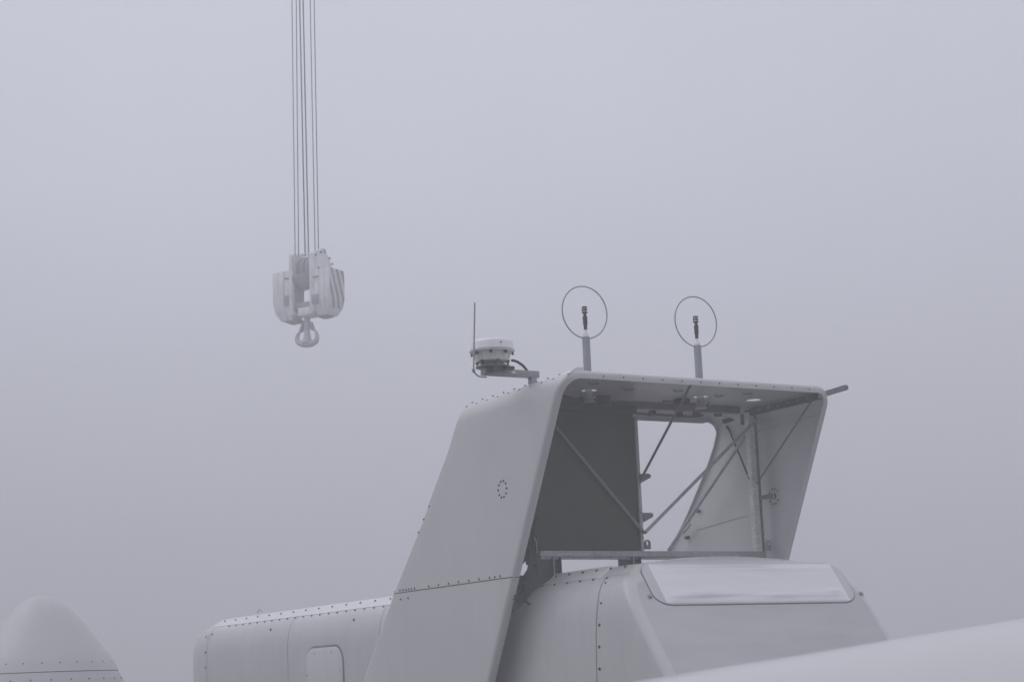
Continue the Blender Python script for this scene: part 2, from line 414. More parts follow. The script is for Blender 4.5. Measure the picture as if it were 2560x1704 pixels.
for i in range(NU + 1):
    for j in range(NV + 1):
        u = i / NU; v = j / NV
        x = .905 + (3.985 - .905) * u + .05 * (1 - v) * (1 if u > .5 else 0) * (u - .5) * 0; z = 2.80 + (3.325 - 2.80) * v
        ed = min(1, min(u, 1 - u) / .05) * min(1, min(v, 1 - v) / .16)
        d = .016 + .020 * ed ** .6
        # creases near the lower edge
        for (uc, vc, su, sv, am) in ((.22, .17, .14, .035, .018), (.34, .13, .07, .022, -.014), (.62, .14, .09, .028, .014), (.78, .07, .22, .02, -.012), (.93, .24, .05, .05, .012), (.1, .5, .02, .3, .006), (.5, .85, .4, .05, .008)):
            d += 1.7 * am * math.exp(-((u - uc) / su) ** 2 - ((v - vc - .05 * (u - uc)) / sv) ** 2) * ed
        pv.append(on_face(x, z, d))
for i in range(NU):
    for j in range(NV):
        a = i * (NV + 1) + j; pf.append((a, a + NV + 1, a + NV + 2, a + 1))
pane = MB().add(pv, pf).build('hatch_pane', pm, nac, xf=OFF, ang=80)
# side door
def door_slab(name, m, y0, y1, z0, z1, r, x0, x1, par):
    P = rrect(y0, y1, z0, z1, r); k = len(P); P2 = rrect(y0 + .02, y1 - .02, z0 + .02, z1 - .02, r)
    vs = [(x0, y, z) for y, z in P] + [(x1 + .012, y, z) for y, z in P] + [(x1, y, z) for y, z in P2]
    fs = [(i, (i + 1) % k, k + (i + 1) % k, k + i) for i in range(k)] + [(k + i, k + (i + 1) % k, 2 * k + (i + 1) % k, 2 * k + i) for i in range(k)] + [tuple(range(2 * k, 3 * k))]
    return MB().add(vs, fs).build(name, m, par, xf=OFF, ang=30)
door_slab('door_seal', 'seam', 8.21, 9.77, .70, 2.645, .32, .40, .366, nac)
dr = door_slab('side_door', 'gel', 8.235, 9.76, .73, 2.605, .30, .40, .352, nac)
for y, z in ((9.35, 2.52), (8.65, 2.52), (8.32, 2.20), (9.68, 2.15)): bn((.351, y, z), (-1, 0, 0), .008, 'door_screw')
# lifting eye on the roof edge
a = at(649, 1527, 0, .84)
MB().tube([a + Vector((0, .10 * math.cos(t), .06 * math.sin(t) - .03)) for t in [k * math.pi / 9 for k in range(10)]], .010, 8).build('lifting_eye', 'galv', nac, xf=OFF)
# transport feet below (out of the frame)
for y in (.5, 4.5, 8.5, 12.5):
    MB().box((.7, y, -.15), (4.05, y + .35, .40)).build('transport_beam', 'steel', nac, xf=OFF, bevel=.02)

# ================================================================== cooler housing
cool = tag(empty('cooler_housing', (2.375, 2, 3.3)), 'tall white leaning cooler hood on the nacelle roof, open at front and back', 'cooler')
CO = Matrix.Translation((-2.375, -2, -3.3))
W = 4.69; ZT = 5.955; RC = .30
def yf(z): return .35 + .565 * (ZT - z) if z < ZT else .35
_q = [at(x, y, 0, 0) for x, y in ((905, 1704), (982, 1485), (1060, 1290), (1073, 1248), (1088, 1206), (1101, 1172), (1113, 1140), (1123, 1110), (1131, 1082), (1137, 1062), (1141, 1048))]
_z = [q.z for q in _q] + [5.90, 5.955]; _y = [q.y for q in _q] + [3.19, 3.15]
def yr(z): return interp(z, _z, _y)
_q2 = [at(x, y, 0, 4.63) for x, y in ((1676, 1366), (1696.6, 1328), (1713.5, 1294), (1730.5, 1255), (1744, 1221), (1761, 1182), (1771, 1154.7), (1781.5, 1124), (1789, 1097), (1791, 1082))]
_z2 = [1.99, 3.3] + [q.z for q in _q2] + [5.90, 5.955]; _y2 = [6.5, 5.32] + [q.y for q in _q2] + [3.15, 3.15]
def yr_right(z): return interp(z, _z2, _y2)
def skin(path, rows=14):
    """path: (x, z, nx, nz) outer points with the inward normal"""
    vs = []; prof = []
    for ins, dy in ((.105, .004), (.06, .0), (.03, .004), (.012, .016), (.003, .036), (0, .065)): prof.append((ins, 'f', dy))
    for k in range(1, rows): prof.append((0, 'm', k / rows))
    for ins, dy in ((0, .09), (.004, .05), (.016, .022), (.04, .005), (.08, 0), (.15, .0)): prof.append((ins, 'r', dy))
    for x, z, nx, nz_ in path:
        a, b = yf(z) - (.045 * (ZT - z) if x > 3 else 0), (yr_right(z) if x > 3 else yr(z)); sr = 1 - .6 * abs(nx) if x > 3 else 1
        for ins, kd, q in prof:
            if kd == 'r': ins = ins * sr
            y = a + q if kd == 'f' else b - q if kd == 'r' else a + .065 + (b - .09 - a - .065) * q
            vs.append((x + nx * ins, y, z + nz_ * ins))
    k = len(prof)
    fs = [(i * k + j, (i + 1) * k + j, (i + 1) * k + j + 1, i * k + j + 1) for i in range(len(path) - 1) for j in range(k - 1)]
    return vs, fs
path = []
for z in [3.318 + (ZT - RC - 3.318) * i / 16 for i in range(17)]: path.append((0, z, 1, 0))
for k in range(1, 11):
    a = math.pi / 2 * k / 10; path.append((RC - RC * math.cos(a), ZT - RC + RC * math.sin(a), math.cos(a), -math.sin(a)))
for i in range(1, 14): path.append((RC + (W - 2 * RC) * i / 14, ZT, 0, -1))
for k in range(0, 11):
    a = math.pi / 2 * k / 10; path.append((W - RC + RC * math.sin(a), ZT - RC + RC * math.cos(a), -math.sin(a), -math.cos(a)))
for z in [ZT - RC - (ZT - RC - 1.4) * i / 22 for i in range(1, 23)]: path.append((W, z, -1, 0))
def solid(vs, fs, name, m, parent, holes=()):
    o = MB().add(vs, fs).build(name, m, parent, ang=60, xf=CO)
    md = o.modifiers.new('s', 'SOLIDIFY'); md.thickness = .014; md.offset = 0
    cut = None
    if holes:
        cb = MB()
        for x, y, r in holes: cb.lathe([(r, ZT - .3), (r, ZT + .3)], (x, y, 0), 40)
        cut = cb.build('cutter', m, None, xf=CO, smooth=False)
        cut.matrix_world = Matrix.Translation(cool.location) if parent else Matrix()
        mb_ = o.modifiers.new('b', 'BOOLEAN'); mb_.operation = 'DIFFERENCE'; mb_.object = cut; mb_.solver = 'EXACT'
    bpy.context.view_layer.update()
    dg = bpy.context.evaluated_depsgraph_get()
    me = bpy.data.meshes.new_from_object(o.evaluated_get(dg)); o.modifiers.clear(); o.data = me
    if cut: bpy.data.objects.remove(cut)
    me.materials.clear(); me.materials.append(M[m])
    for p in me.polygons: p.use_smooth = True
    me.set_sharp_from_angle(angle=R(55))
    return o
vs, fs = skin(path)
hx = at(1405, 984, 2, ZT)
shell = solid(vs, fs, 'hood', 'panel', cool, [(1.311, 1.71, .115), (3.292, 1.71, .115), (4.288, 1.715, .115), (hx.x - .06, hx.y, .06)])
lp = [(0, z, 1, 0) for z in [3.303 - (3.303 - 1.3) * i / 12 for i in range(13)]]
vs, fs = skin(lp); solid(vs, fs, 'lower_side_panel', 'panel', cool)
# backing strip behind the seam between hood and lower panel
vs = []
for k in range(20):
    y = yf(3.31) + .02 + (yr(3.31) - yf(3.31) - .04) * k / 19
    vs += [(.011, y, 3.27), (.011, y, 3.35), (.020, y, 3.35), (.020, y, 3.27)]
fs = [(4 * i + j, 4 * i + (j + 1) % 4, 4 * i + 4 + (j + 1) % 4, 4 * i + 4 + j) for i in range(19) for j in range(4)]
MB().add(vs, fs).build('seam_backing', 'seam', cool, xf=CO)
def bc(p, n, r=.014): return bolt(cool, CO @ Vector(p), n, r)
def zfil(x): return ZT - RC + math.sqrt(max(0, RC ** 2 - (RC - x) ** 2)) if x < RC else ZT
# joint strip on the left roof edge
b = MB(); xs = [.135, .16, .19, .22, .26, .30, .34, .37]
ys = [.375, .50, .8, 1, 1.6, 2.2, 2.8, 3.02, 3.12]; vs = []; k = len(xs)
for y in ys:
    for x in xs:
        sag = max(0, (.85 - y)) * .075 * min(1, (x - .135) / .12) if y < 2.9 else -.01 * (y - 2.9) / .2
        vs.append((x, y, zfil(x) + .012 + sag))
for y in ys:
    for x in xs: vs.append((x, y, zfil(x) + .002 - .004))
q = len(ys) * k
fs = [(i * k + j, i * k + j + 1, (i + 1) * k + j + 1, (i + 1) * k + j) for i in range(len(ys) - 1) for j in range(k - 1)]
fs += [tuple(q + z_ for z_ in f[::-1]) for f in fs]
fs += [(j, j + 1, q + j + 1, q + j) for j in range(k - 1)] + [(i * k, (i + 1) * k, q + (i + 1) * k, q + i * k) for i in range(len(ys) - 1)]
b.add(vs, fs).build('roof_joint_strip', 'rail', cool, xf=CO, ang=30)
Y0 = at(880 + 752 / 2.613, 900 + 314 / 2.613, 0, .11).y; Y1 = at(880 + 1318 / 2.613, 900 + 124 / 2.613, 0, .11).y
for i in range(9):
    y = Y0 + (Y1 - Y0) * i / 8
    bc((.108, y, zfil(.108)), (-.64, 0, .77)); bc((.19, y - .03, zfil(.19) + .012), (-.37, 0, .93))
MB().tube([(.129, y, zfil(.129) + .001) for y in (.37, 1, 2, 3.05)], .006, 6).build('strip_sealant', 'seam', cool, xf=CO)
# seam bolts above and below
for px, py in ((315, 1502), (335, 1500), (354, 1497), (372, 1495), (391, 1492), (410, 1489), (503, 1475), (567, 1466), (633, 1457), (698, 1447), (765, 1438), (832, 1428), (900, 1419), (934, 1414), (969, 1409), (320, 1560), (368, 1552), (505, 953), (470, 1039), (436, 1124)):
    bc(at(880 + px / 2.613, 900 + py / 2.613, 0, -.004), (-1, 0, 0))
cc = at(880 + 986 / 2.613, 900 + 842 / 2.613, 0, 0)
for k in range(10):
    a = 2 * math.pi * (k + .5) / 10 + .3
    bc((-.007, cc.y + .118 * math.cos(a), cc.z + .118 * math.sin(a)), (-1, 0, 0), .013)
# rivets along the front lip of the roof
for i in range(12):
    bc((.66 + i * .325, .347, 5.895), (0, -1, 0), .011)
for x in (.93, 3.52): MB().box((x, .346, 5.862), (x + .006, .36, 5.935)).build('lip_joint', 'seam', cool, xf=CO)
# ---- inner frame, radiator
YF = 2.05
def cb(name, m, a, b_, bevel=.004): return MB().box(a, b_).build(name, m, cool, xf=CO, bevel=bevel)
beam = MB(); beam.box((.60, YF, 3.612), (4.60, YF + .012, 3.690)); beam.box((.60, YF + .012, 3.678), (4.62, YF + .12, 3.690)); beam.box((.60, YF + .03, 3.575), (4.62, YF + .12, 3.612)); beam.box((.60, YF + .012, 3.612), (4.62, YF + .12, 3.622))
beam.build('base_beam', 'galv', cool, xf=CO)
ub = MB(); ub.box((.30, 2.26, 5.835), (4.45, 2.275, 5.938)); ub.box((.30, 2.275, 5.835), (4.45, 2.36, 5.847)); ub.box((.06, 2.262, 5.60), (.30, 2.274, 5.80)); ub.box((4.45, 2.262, 5.66), (4.65, 2.274, 5.83)); ub.build('roof_beam', 'steel', cool, xf=CO)
post = MB(); post.box((4.425, YF, 3.692), (4.535, YF + .015, 5.83)); post.box((4.425, YF + .015, 3.692), (4.435, YF + .10, 5.83)); post.build('upright_post', 'galv_post', cool, xf=CO)
MB().box((4.537, YF - .012, 3.692), (4.575, YF + .06, 5.83)).build('post_angle', 'steel', cool, xf=CO)
for z in (3.95, 4.1, 4.3, 4.45, 5.2, 5.35, 5.5, 5.6): bc((4.556, YF - .013, z), (0, -1, 0), .010)
lpst = MB(); lpst.box((.16, YF, 3.50), (.27, YF + .10, 5.83)); lpst.build('upright_post', 'dark', cool, xf=CO)
# radiator: core, right channel, header
cb('radiator_core', 'radiator', (.52, YF + .02, 3.70), (2.30, YF + .16, 5.72), .003)
cb('radiator_header', 'dark', (.30, YF + .005, 5.722), (2.36, YF + .17, 5.83))
ch = MB(); ch.box((2.302, YF - .01, 3.692), (2.352, YF + .004, 5.66)); ch.box((2.340, YF + .004, 3.692), (2.352, YF + .15, 5.66)); ch.build('radiator_channel', 'galv', cool, xf=CO)
for z in (3.88, 4.25, 4.68, 4.78): bc((2.33, YF - .011, z), (0, -1, 0), .009)
cb('radiator_side', 'dark', (.42, YF + .01, 3.50), (.518, YF + .14, 5.72))
cb('beam_end_plate', 'dark', (.519, YF + .015, 3.50), (.598, YF + .13, 3.698))
# small brackets on the channel and lugs with holes
def plate2(name, m, pts, th=.012, y=None):
    y = YF - .02 if y is None else y
    return MB().prism([(p.x, y, p.z) for p in [at(px, py, 1, y) for px, py in pts]], (0, th, 0)).build(name, m, cool, xf=CO)
plate2('bracket', 'steel', [(1599, 1184), (1622, 1183), (1627, 1186), (1627, 1193), (1605, 1205), (1600, 1209), (1597, 1200)], .03)
plate2('bracket', 'steel', [(1608, 1281), (1630, 1281), (1633, 1284), (1633, 1291), (1610, 1304)], .03)
def lug(px, py, h, w, m):
    c = at(px, py, 1, YF - .015); o = []; i_ = []
    for k in range(13):
        a = math.pi * k / 12; o.append((c.x + w * math.cos(a), c.z + w * math.sin(a))); 
    o += [(c.x - w, c.z - h), (c.x + w, c.z - h)]
    n = 24; outer = []; inner = []
    for k in range(n):
        a = 2 * math.pi * k / n; ca, sa = math.cos(a), math.sin(a)
        if sa >= 0: outer.append((c.x + w * ca, c.z + w * sa))
        else:
            s_ = min(w / max(abs(ca), 1e-6), h / abs(sa)); outer.append((c.x + s_ * ca, c.z + s_ * sa))
        inner.append((c.x + .022 * ca, c.z + .036 * sa))
    vs = [(x, YF - .02, z) for x, z in outer] + [(x, YF - .02, z) for x, z in inner] + [(x, YF + .004, z) for x, z in outer] + [(x, YF + .004, z) for x, z in inner]
    fs = []
    for k in range(n):
        l = (k + 1) % n
        fs += [(k, l, n + l, n + k), (2 * n + k, 3 * n + k, 3 * n + l, 2 * n + l), (k, 2 * n + k, 2 * n + l, l), (n + k, n + l, 3 * n + l, 3 * n + k)]
    MB().add(vs, fs).build('lifting_lug', m, cool, xf=CO, ang=40)
lug(1619, 1357, .085, .052, 'steel'); lug(1922, 1357, .11, .05, 'galv'); lug(1917, 1025, .06, .045, 'steel')
# braces
def brace(name, m, p, q, w=.05, h=.008, up=(0, 1, 0)): return MB().bar(p, q, w, h, up).build(name, m, cool, xf=CO)
yb = YF - .03
j0 = at(1611, 1331, 1, yb)
d1 = at(1395, 1072, 1, yb); d1 = j0 + (d1 - j0) * 1.15
brace('diagonal_brace', 'steel', j0, d1); brace('diagonal_brace', 'galv', j0 + Vector((0, -.012, 0)), at(1889, 1050, 1, yb - .012))
bc(j0 + Vector((0, -.02, 0)), (0, -1, 0), .016)
MB().tube([at(1603, 1196, 1, YF - .02), (2.33, .62, 5.93)], .019, 10).build('stay_rod', 'steel', cool, xf=CO)
MB().tube([at(1893, 1207, 1, YF - .02), at(2030, 1000, 0, 4.46)], .014, 10).build('stay_rod', 'steel', cool, xf=CO)
cb('rod_clamp', 'dark', (2.29, .56, 5.925), (2.38, .68, 5.945), .002)
rb = at(1671, 1374, 0, 4.42)
MB().tube([at(1862, 1092, 1, YF + .12), rb], .026, 12).build('rear_stay', 'galv', cool, xf=CO)
# rear stay clamps on the wall
for px, py, nm, mm in ((1744, 1277, 'stay_clamp', 'steel'), (1717, 1343, 'stay_clamp', 'dark')):
    c = at(px, py, 0, 4.645); MB().box((c.x - .03, c.y - .03, c.z - .025), (c.x + .035, c.y + .03, c.z + .025)).build(nm, mm, cool, xf=CO, bevel=.006)
MB().bar(at(1725, 1308, 0, 4.56), at(1707, 1331, 0, 4.56), .06, .05).build('cable_plug', 'galv_post', cool, xf=CO, bevel=.006)
for p_, q_ in (((1892, 1078), (1953, 1063)), ((2008, 1046), (2047, 1037)), ((1741, 1324), (1868, 1288))):
    a_, b_ = at(*p_, 0, 4.678), at(*q_, 0, 4.678); MB().bar(a_, b_, .006, .008).build('wall_joint', 'galv', cool, xf=CO)
# damper rod from the roof rear down to the post
g0 = at(1817, 1060, 1, 2.95); g1 = at(1874, 1198, 1, YF + .06)
MB().tube([g0, g0.lerp(g1, .08), g0.lerp(g1, .10), g1], [.030, .030, .014, .014], 12).build('damper_rod', 'dark', cool, xf=CO)
t0 = at(1808, 1054, 1, 2.9); t1 = at(1862, 1038, 1, 2.5)
MB().bar(t0, t1, .06, .06).build('junction_box', 'dark', cool, xf=CO, bevel=.006)
w0 = [at(1785, 1069, 1, 3.12), at(1793, 1058, 1, 3.05), at(1800, 1053, 1, 3.0), at(1809, 1052, 1, 2.95)]
MB().tube(spline(w0, 5), .007, 8).build('white_cable', 'cable_white', cool, xf=CO)
w1 = [at(1874, 1196, 1, YF + .05), at(1872, 1205, 1, YF + .05), at(1875, 1220, 1, YF + .03)]
MB().tube(spline(w1, 5), .006, 8).build('white_cable', 'cable_white', cool, xf=CO)
w1 = [at(1709, 1322, 0, 4.58), at(1698, 1335, 0, 4.58), at(1692, 1345, 0, 4.57), at(1676, 1372, 0, 4.55)]
MB().tube(spline(w1, 5), .008, 8).build('white_cable', 'cable_white', cool, xf=CO)
# round mounting plate on the right wall and its arm
pc = at(1934, 1240, 0, 4.665)
MB().lathe([(.150, 0), (.150, -.010)], (4.682, pc.y, pc.z), 36, 'X').build('mounting_plate', 'panel', cool, xf=CO)
for k in range(10):
    a = 2 * math.pi * (k + .5) / 10 + .3
    if abs(math.sin(a)) > .35: bc((4.672, pc.y + .118 * math.cos(a), pc.z + .118 * math.sin(a)), (-1, 0, 0), .012)
am = MB(); am.box((4.575, pc.y - .05, pc.z - .035), (4.67, pc.y + .05, pc.z + .035)); am.bar((4.55, YF + .03, pc.z), (4.62, pc.y, pc.z), .06, .06)
am.build('wall_arm', 'steel', cool, xf=CO)
cb('arm_label', 'cable_white', (4.62, pc.y - .055, pc.z - .028), (4.628, pc.y - .051, pc.z + .028), 0)
# perforated cable tray along the right roof corner
tr = MB(); tr.box((4.46, .44, 5.775), (4.475, 2.2, 5.862)); tr.box((4.475, .44, 5.775), (4.54, 2.2, 5.783))
tr.build('cable_tray', 'dark', cool, xf=CO)
for k in range(7): cb('tray_clip', 'steel', (4.445, .62 + k * .23, 5.805), (4.46, .68 + k * .23, 5.845), 0)
# rounded bar fixed outside the right wall, sticking out in front
p0, p1 = at(2060, 984, 0, 4.80), at(2112, 968, 0, 4.80); dd = (p1 - p0).normalized(); p0 = p0 - dd * .5
b = MB(); up = Vector((0, -dd.z, dd.y)); hh = .038; poly = [p0 + up * hh, p0 - up * hh, p1 - up * hh]
for k in range(1, 8):
    a = -math.pi / 2 + math.pi * k / 8; poly.append(p1 + dd * (hh * math.cos(a)) + up * (hh * math.sin(a)))
poly.append(p1 + up * hh)
b.prism(poly, (.035, 0, 0)); b.build('side_bar', 'steel', cool, xf=CO)
MB().box((4.685, p0.y - .04, p0.z - .03), (4.80, p0.y + .03, p0.z + .03)).build('bar_mount', 'steel', cool, xf=CO)
# cables, clips and boxes under the roof
cbx = [(.5, 2.42, 5.81), (1.6, 2.44, 5.80), (2.4, 2.43, 5.79), (3.0, 2.45, 5.785), (3.6, 2.44, 5.78), (3.9, 2.5, 5.82)]
MB().tube(spline(cbx, 8), .016, 8).build('roof_cable', 'rubber', cool, xf=CO)
for x in (1.55, 2.85, 3.35): cb('cable_clamp', 'dark', (x, 2.38, 5.755), (x + .09, 2.46, 5.835))
for x, y in ((3.95, 2.75), (4.25, 2.6)): cb('sensor_box', 'dark', (x, y, 5.84), (x + .10, y + .08, 5.94))
cb('cable_box', 'dark', (1.66, 1.95, 5.855), (1.83, 2.08, 5.945)); cb('cable_box', 'dark', (2.98, 1.82, 5.85), (3.17, 1.98, 5.945))
for cx in (1.311, 3.292):                                        # cable loops beside the masts
    for s in (-1, 1):
        P = [(cx + s * .06, 1.75, 5.86), (cx + s * .18, 1.82, 5.85), (cx + s * .32, 1.95, 5.90), (cx + s * .42, 2.1, 5.93)]
        MB().tube(spline(P, 6), .013, 8).build('roof_cable', 'rubber', cool, xf=CO)
for x, y in ((1.75, 1.35), (2.55, 1.25), (3.75, 1.15), (3.45, 1.45), (1.0, 1.1)):
    P = [(x - .09, y, 5.940), (x - .03, y + .02, 5.925), (x + .03, y, 5.932), (x + .09, y + .02, 5.940)]
    MB().tube(spline(P, 5), .008, 6).build('cable_tie_mount', 'dark', cool, xf=CO)
cr_ = MB(); c = (2.05, 2.235, 5.875)
cr_.tube([(c[0] + .045 * math.cos(t), c[1], c[2] + .055 * math.sin(t)) for t in [2 * math.pi * k / 20 for k in range(20)]], .014, 8, closed=True, ref=(0, 1, 0)).build('lifting_ring', 'galv', cool, xf=CO)
# support brackets between the base beam and the nacelle
def support(x0, x1, xe, zb, depth=.3):
    s = MB(); s.box((x0, YF + .02, zb), (x1, YF + .034, 3.574)); s.build('support_plate', 'plate', cool, xf=CO)
    s = MB(); s.box((x1, YF - .03, zb), (x1 + .014, YF + .14, 3.60)); s.box((xe, YF - .03, zb + .03), (xe + .014, YF + .14, 3.60)); s.box((x1 + .014, YF + .06, zb), (xe, YF + .07, 3.574))
    s.build('support_flange', 'plate', cool, xf=CO)
    MB().box((x1 - .002, YF - .036, zb + .02), (x1 + .012, YF - .031, 3.60)).build('flange_edge', 'galv', cool, xf=CO)
    s = MB(); s.box((x1 + .014, YF + .03, zb + .10), (xe, YF + .06, zb + .112)); s.box((x1 + .014, YF + .03, zb + .17), (xe, YF + .06, zb + .182)); s.build('support_rib', 'steel', cool, xf=CO)
x0 = at(1345, 1400, 1, YF).x; x1 = at(1381, 1400, 1, YF).x; x2 = at(1399, 1400, 1, YF).x
support(x0, x1, x2, 3.26)
x0 = at(1548, 1395, 1, YF).x; x1 = at(1580, 1395, 1, YF).x; x2 = at(1598, 1395, 1, YF).x
support(x0, x1, x2, 3.42)
support(3.7, 3.95, 4.05, 3.30)
plate2('support_arm', 'plate', [(1346, 1388), (1348, 1452), (1330, 1462), (1302, 1478), (1306, 1446), (1330, 1410), (1343, 1397)], .05, YF + .06)
plate2('support_arm', 'plate', [(1344, 1340), (1344, 1391), (1326, 1391), (1308, 1408), (1300, 1420), (1300, 1340)], .04, YF + .12)
plate2('support_foot', 'plate', [(1298, 1436), (1322, 1440), (1384, 1438), (1384, 1451), (1352, 1462), (1336, 1474), (1322, 1492), (1306, 1512), (1286, 1530), (1282, 1500)], .12, YF - .02)
for pts, r in (([(1322, 1330), (1326, 1370), (1323, 1415), (1312, 1450), (1300, 1480)], .022), ([(1338, 1300), (1334, 1350), (1330, 1400), (1318, 1445), (1306, 1480)], .02), ([(1340, 1290), (1342, 1345), (1340, 1385)], .02)):
    MB().tube(spline([at(x, y, 1, YF - .04) for x, y in pts], 8), r, 10).build('coolant_hose', 'rubber', cool, xf=CO)
MB().tube(spline([at(x, y, 1, YF - .07) for x, y in ((1335, 1342), (1340, 1352), (1342, 1375), (1341, 1382))], 6), .006, 8).build('white_cable', 'galv', cool, xf=CO)
random.seed(3)
for k in range(9):                                               # tangle of hoses at the foot, in the gap beside the nacelle
    x, y = 1290 + random.random() * 28, 1450 + random.random() * 40
    P = [at(x + random.uniform(-14, 14), y + dy, 1, YF + random.uniform(-.15, .05)) for dy in (-22, -8, 6, 20)]
    MB().tube(spline(P, 6), random.uniform(.010, .02), 8).build('coolant_hose', 'rubber', cool, xf=CO)
MB().box((.05, 2.9, 2.3), (.33, 4.8, 3.10)).build('side_duct', 'dark', cool, xf=CO, bevel=.02)

# ================================================================== wind sensor masts
def mast(x, y, zt, label):
    e = tag(empty('wind_sensor_mast', (x, y, 5.79)), label, 'wind sensor', 'wind sensor masts on the cooler roof')
    h = zt - 5.79
    MB().lathe([(.056, 0), (.056, h - .01), (.052, h)], n=28).build('mast_pole', 'aluminium', e)
    MB().lathe([(.09, 0), (.09, .02), (.068, .024), (.068, .05), (.09, .054), (.09, .066)], (0, 0, -.012), 28).build('mast_flange', 'galv', e)
    MB().lathe([(.043, h), (.043, h + .045), (.036, h + .055)], n=24).build('collar', 'white', e)
    MB().lathe([(.022, h + .055), (.022, h + .11)], n=20).build('sensor_stem', 'white', e)
    MB().lathe([(.024, h + .105), (.027, h + .17), (.033, h + .20), (.032, h + .25), (.035, h + .27), (.033, h + .305), (.020, h + .315), (.026, h + .325), (.016, h + .335), (.022, h + .345)], n=20).build('sensor_body', 'rubber', e)
    s = MB(); z = h + .345
    s.lathe([(.030, z), (.040, z + .008), (.040, z + .022), (.03, z + .026)], n=20); s.lathe([(.03, z + .046), (.041, z + .050), (.041, z + .062), (.03, z + .066)], n=20); s.lathe([(.03, z + .084), (.041, z + .088), (.036, z + .102), (.02, z + .106)], n=20)
    for k in range(3):
        a = 2 * math.pi * k / 3 + .5; s.tube([(.034 * math.cos(a), .034 * math.sin(a), z + .02), (.034 * math.cos(a), .034 * math.sin(a), z + .09)], .006, 8)
    s.build('sensor_head', 'rubber', e)
    MB().lathe([(.024, z + .02), (.024, z + .088)], n=16).build('sensor_core', 'white', e)
    rr = .384
    MB().tube([(rr * math.sin(t), 0, h - .02 + rr - rr * math.cos(t)) for t in [2 * math.pi * k / 72 for k in range(72)]], .0095, 10, closed=True, ref=(0, 1, 0)).build('lightning_ring', 'aluminium', e)
    return e
mast(1.30, 1.71, at(1463, 842, 1, 1.71).z, 'grey mast with hooped wind sensor, nearer the round beacon')
mast(3.285, 1.71, at(1740, 863, 1, 1.71).z, 'grey mast with hooped wind sensor, on the far right half of the cooler roof')

# ================================================================== obstruction beacon on its arm
YB = 1.57
be = tag(empty('warning_beacon', (.29, YB, 5.955)), 'round white warning beacon on a grey arm over the left edge of the cooler roof', 'beacon')
BO = Matrix.Translation((-.29, -YB, -5.955))
def Bm(mb, name, m, par=be, **k): return mb.build(name, m, par, xf=BO, **k)
pa = at(1344, 936, 1, YB); pb = at(1206, 931, 1, YB)
za = pa.z
Bm(MB().box((.235, YB - .05, 5.90), (.325, YB + .05, za - .05)), 'arm_post', 'aluminium', bevel=.006)
arm = MB().box((pb.x, YB - .055, za - .052), (pa.x, YB + .055, za + .042)); Bm(arm, 'arm', 'aluminium', bevel=.007)
Bm(MB().box((at(1274, 930, 1, YB).x, YB - .059, za - .012), (at(1284, 930, 1, YB).x, YB - .0555, za + .012)), 'arm_label', 'cable_white')
cx = at(1231, 900, 1, YB).x
zr = at(1232, 871, 1, YB - .3).z + .012
Zp = za + .055
Bm(MB().lathe([(.20, Zp), (.235, Zp + .005), (.235, Zp + .020), (.2, Zp + .024)], (cx, YB, 0), 40), 'base_plate', 'steel')
Bm(MB().lathe([(.12, za + .0), (.125, Zp)], (cx + .02, YB, 0), 8), 'arm_head', 'steel')
Bm(MB().box((cx + .10, YB - .20, Zp - .04), (cx + .24, YB - .10, Zp + .005)), 'clamp', 'dark', bevel=.012)
Bm(MB().box((cx - .12, YB - .10, za - .03), (cx - .05, YB - .05, Zp)), 'clamp', 'dark', bevel=.006)
# body: faceted bowl under the rim
bo = MB(); bo.lathe([(.17, Zp + .065), (.232, Zp + .085), (.255, zr - .05), (.262, zr - .012)], (cx, YB, 0), 10); Bm(bo, 'beacon_body', 'cream', ang=15)
Bm(MB().lathe([(.14, Zp + .022), (.15, Zp + .07)], (cx, YB, 0), 24), 'beacon_neck', 'steel')
for k in range(6):
    a = 2 * math.pi * k / 6 + .35
    Bm(MB().lathe([(.026, Zp + .02), (.014, Zp + .035), (.014, Zp + .06), (.03, Zp + .075), (.03, Zp + .09)], (cx + .215 * math.cos(a), YB + .215 * math.sin(a), 0), 12), 'levelling_foot', 'rubber' if k % 2 else 'steel')
Bm(MB().lathe([(.262, zr - .02), (.300, zr - .012), (.318, zr + .004), (.318, zr + .012), (.30, zr + .014)], (cx, YB, 0), 56), 'beacon_rim', 'white')
Bm(MB().lathe([(.299, zr + .012), (.303, zr + .018)], (cx, YB, 0), 56), 'beacon_gasket', 'dark')
Bm(MB().lathe([(.304, zr + .018), (.312, zr + .022), (.305, zr + .05), (.302, zr + .115), (.290, zr + .143), (.25, zr + .160), (.12, zr + .168)], (cx, YB, 0), 56), 'beacon_lens', 'white', ang=50)
for k in range(8):
    a = 2 * math.pi * k / 8 + .2
    Bm(MB().box((-.012, -.02, -.02), (.012, .02, .02)).add([], []), 'rim_clip', 'dark').matrix_local = Matrix.Translation(BO @ Vector((cx + .285 * math.cos(a), YB + .285 * math.sin(a), zr - .03))) @ Matrix.Rotation(a, 4, 'Z') @ BO.inverted()
bolt(be, BO @ Vector((cx - .03, YB - .302, zr + .09)), (0, -1, 0), .009)
Bm(MB().tube(spline([at(x, y, 1, YB) for x, y in ((1279, 900), (1291, 903), (1304, 911), (1313, 920), (1319, 929))], 6), .019, 12), 'beacon_cable', 'rubber')
YA = YB - .36
ro = tag(empty('whip_antenna', at(1184, 925, 1, YA)), 'thin upright rod antenna left of the round beacon', 'antenna')
ra, rt = at(1184.5, 925, 1, YA), at(1187.5, 756, 1, YA)
RO = Matrix.Translation(-ra)
MB().tube([ra, rt], .0105, 12).build('rod', 'aluminium', ro, xf=RO)
MB().lathe([(.012, -.03), (.020, -.02), (.020, .012), (.012, .02)], (0, 0, 0), 14).build('antenna_foot', 'steel', ro)
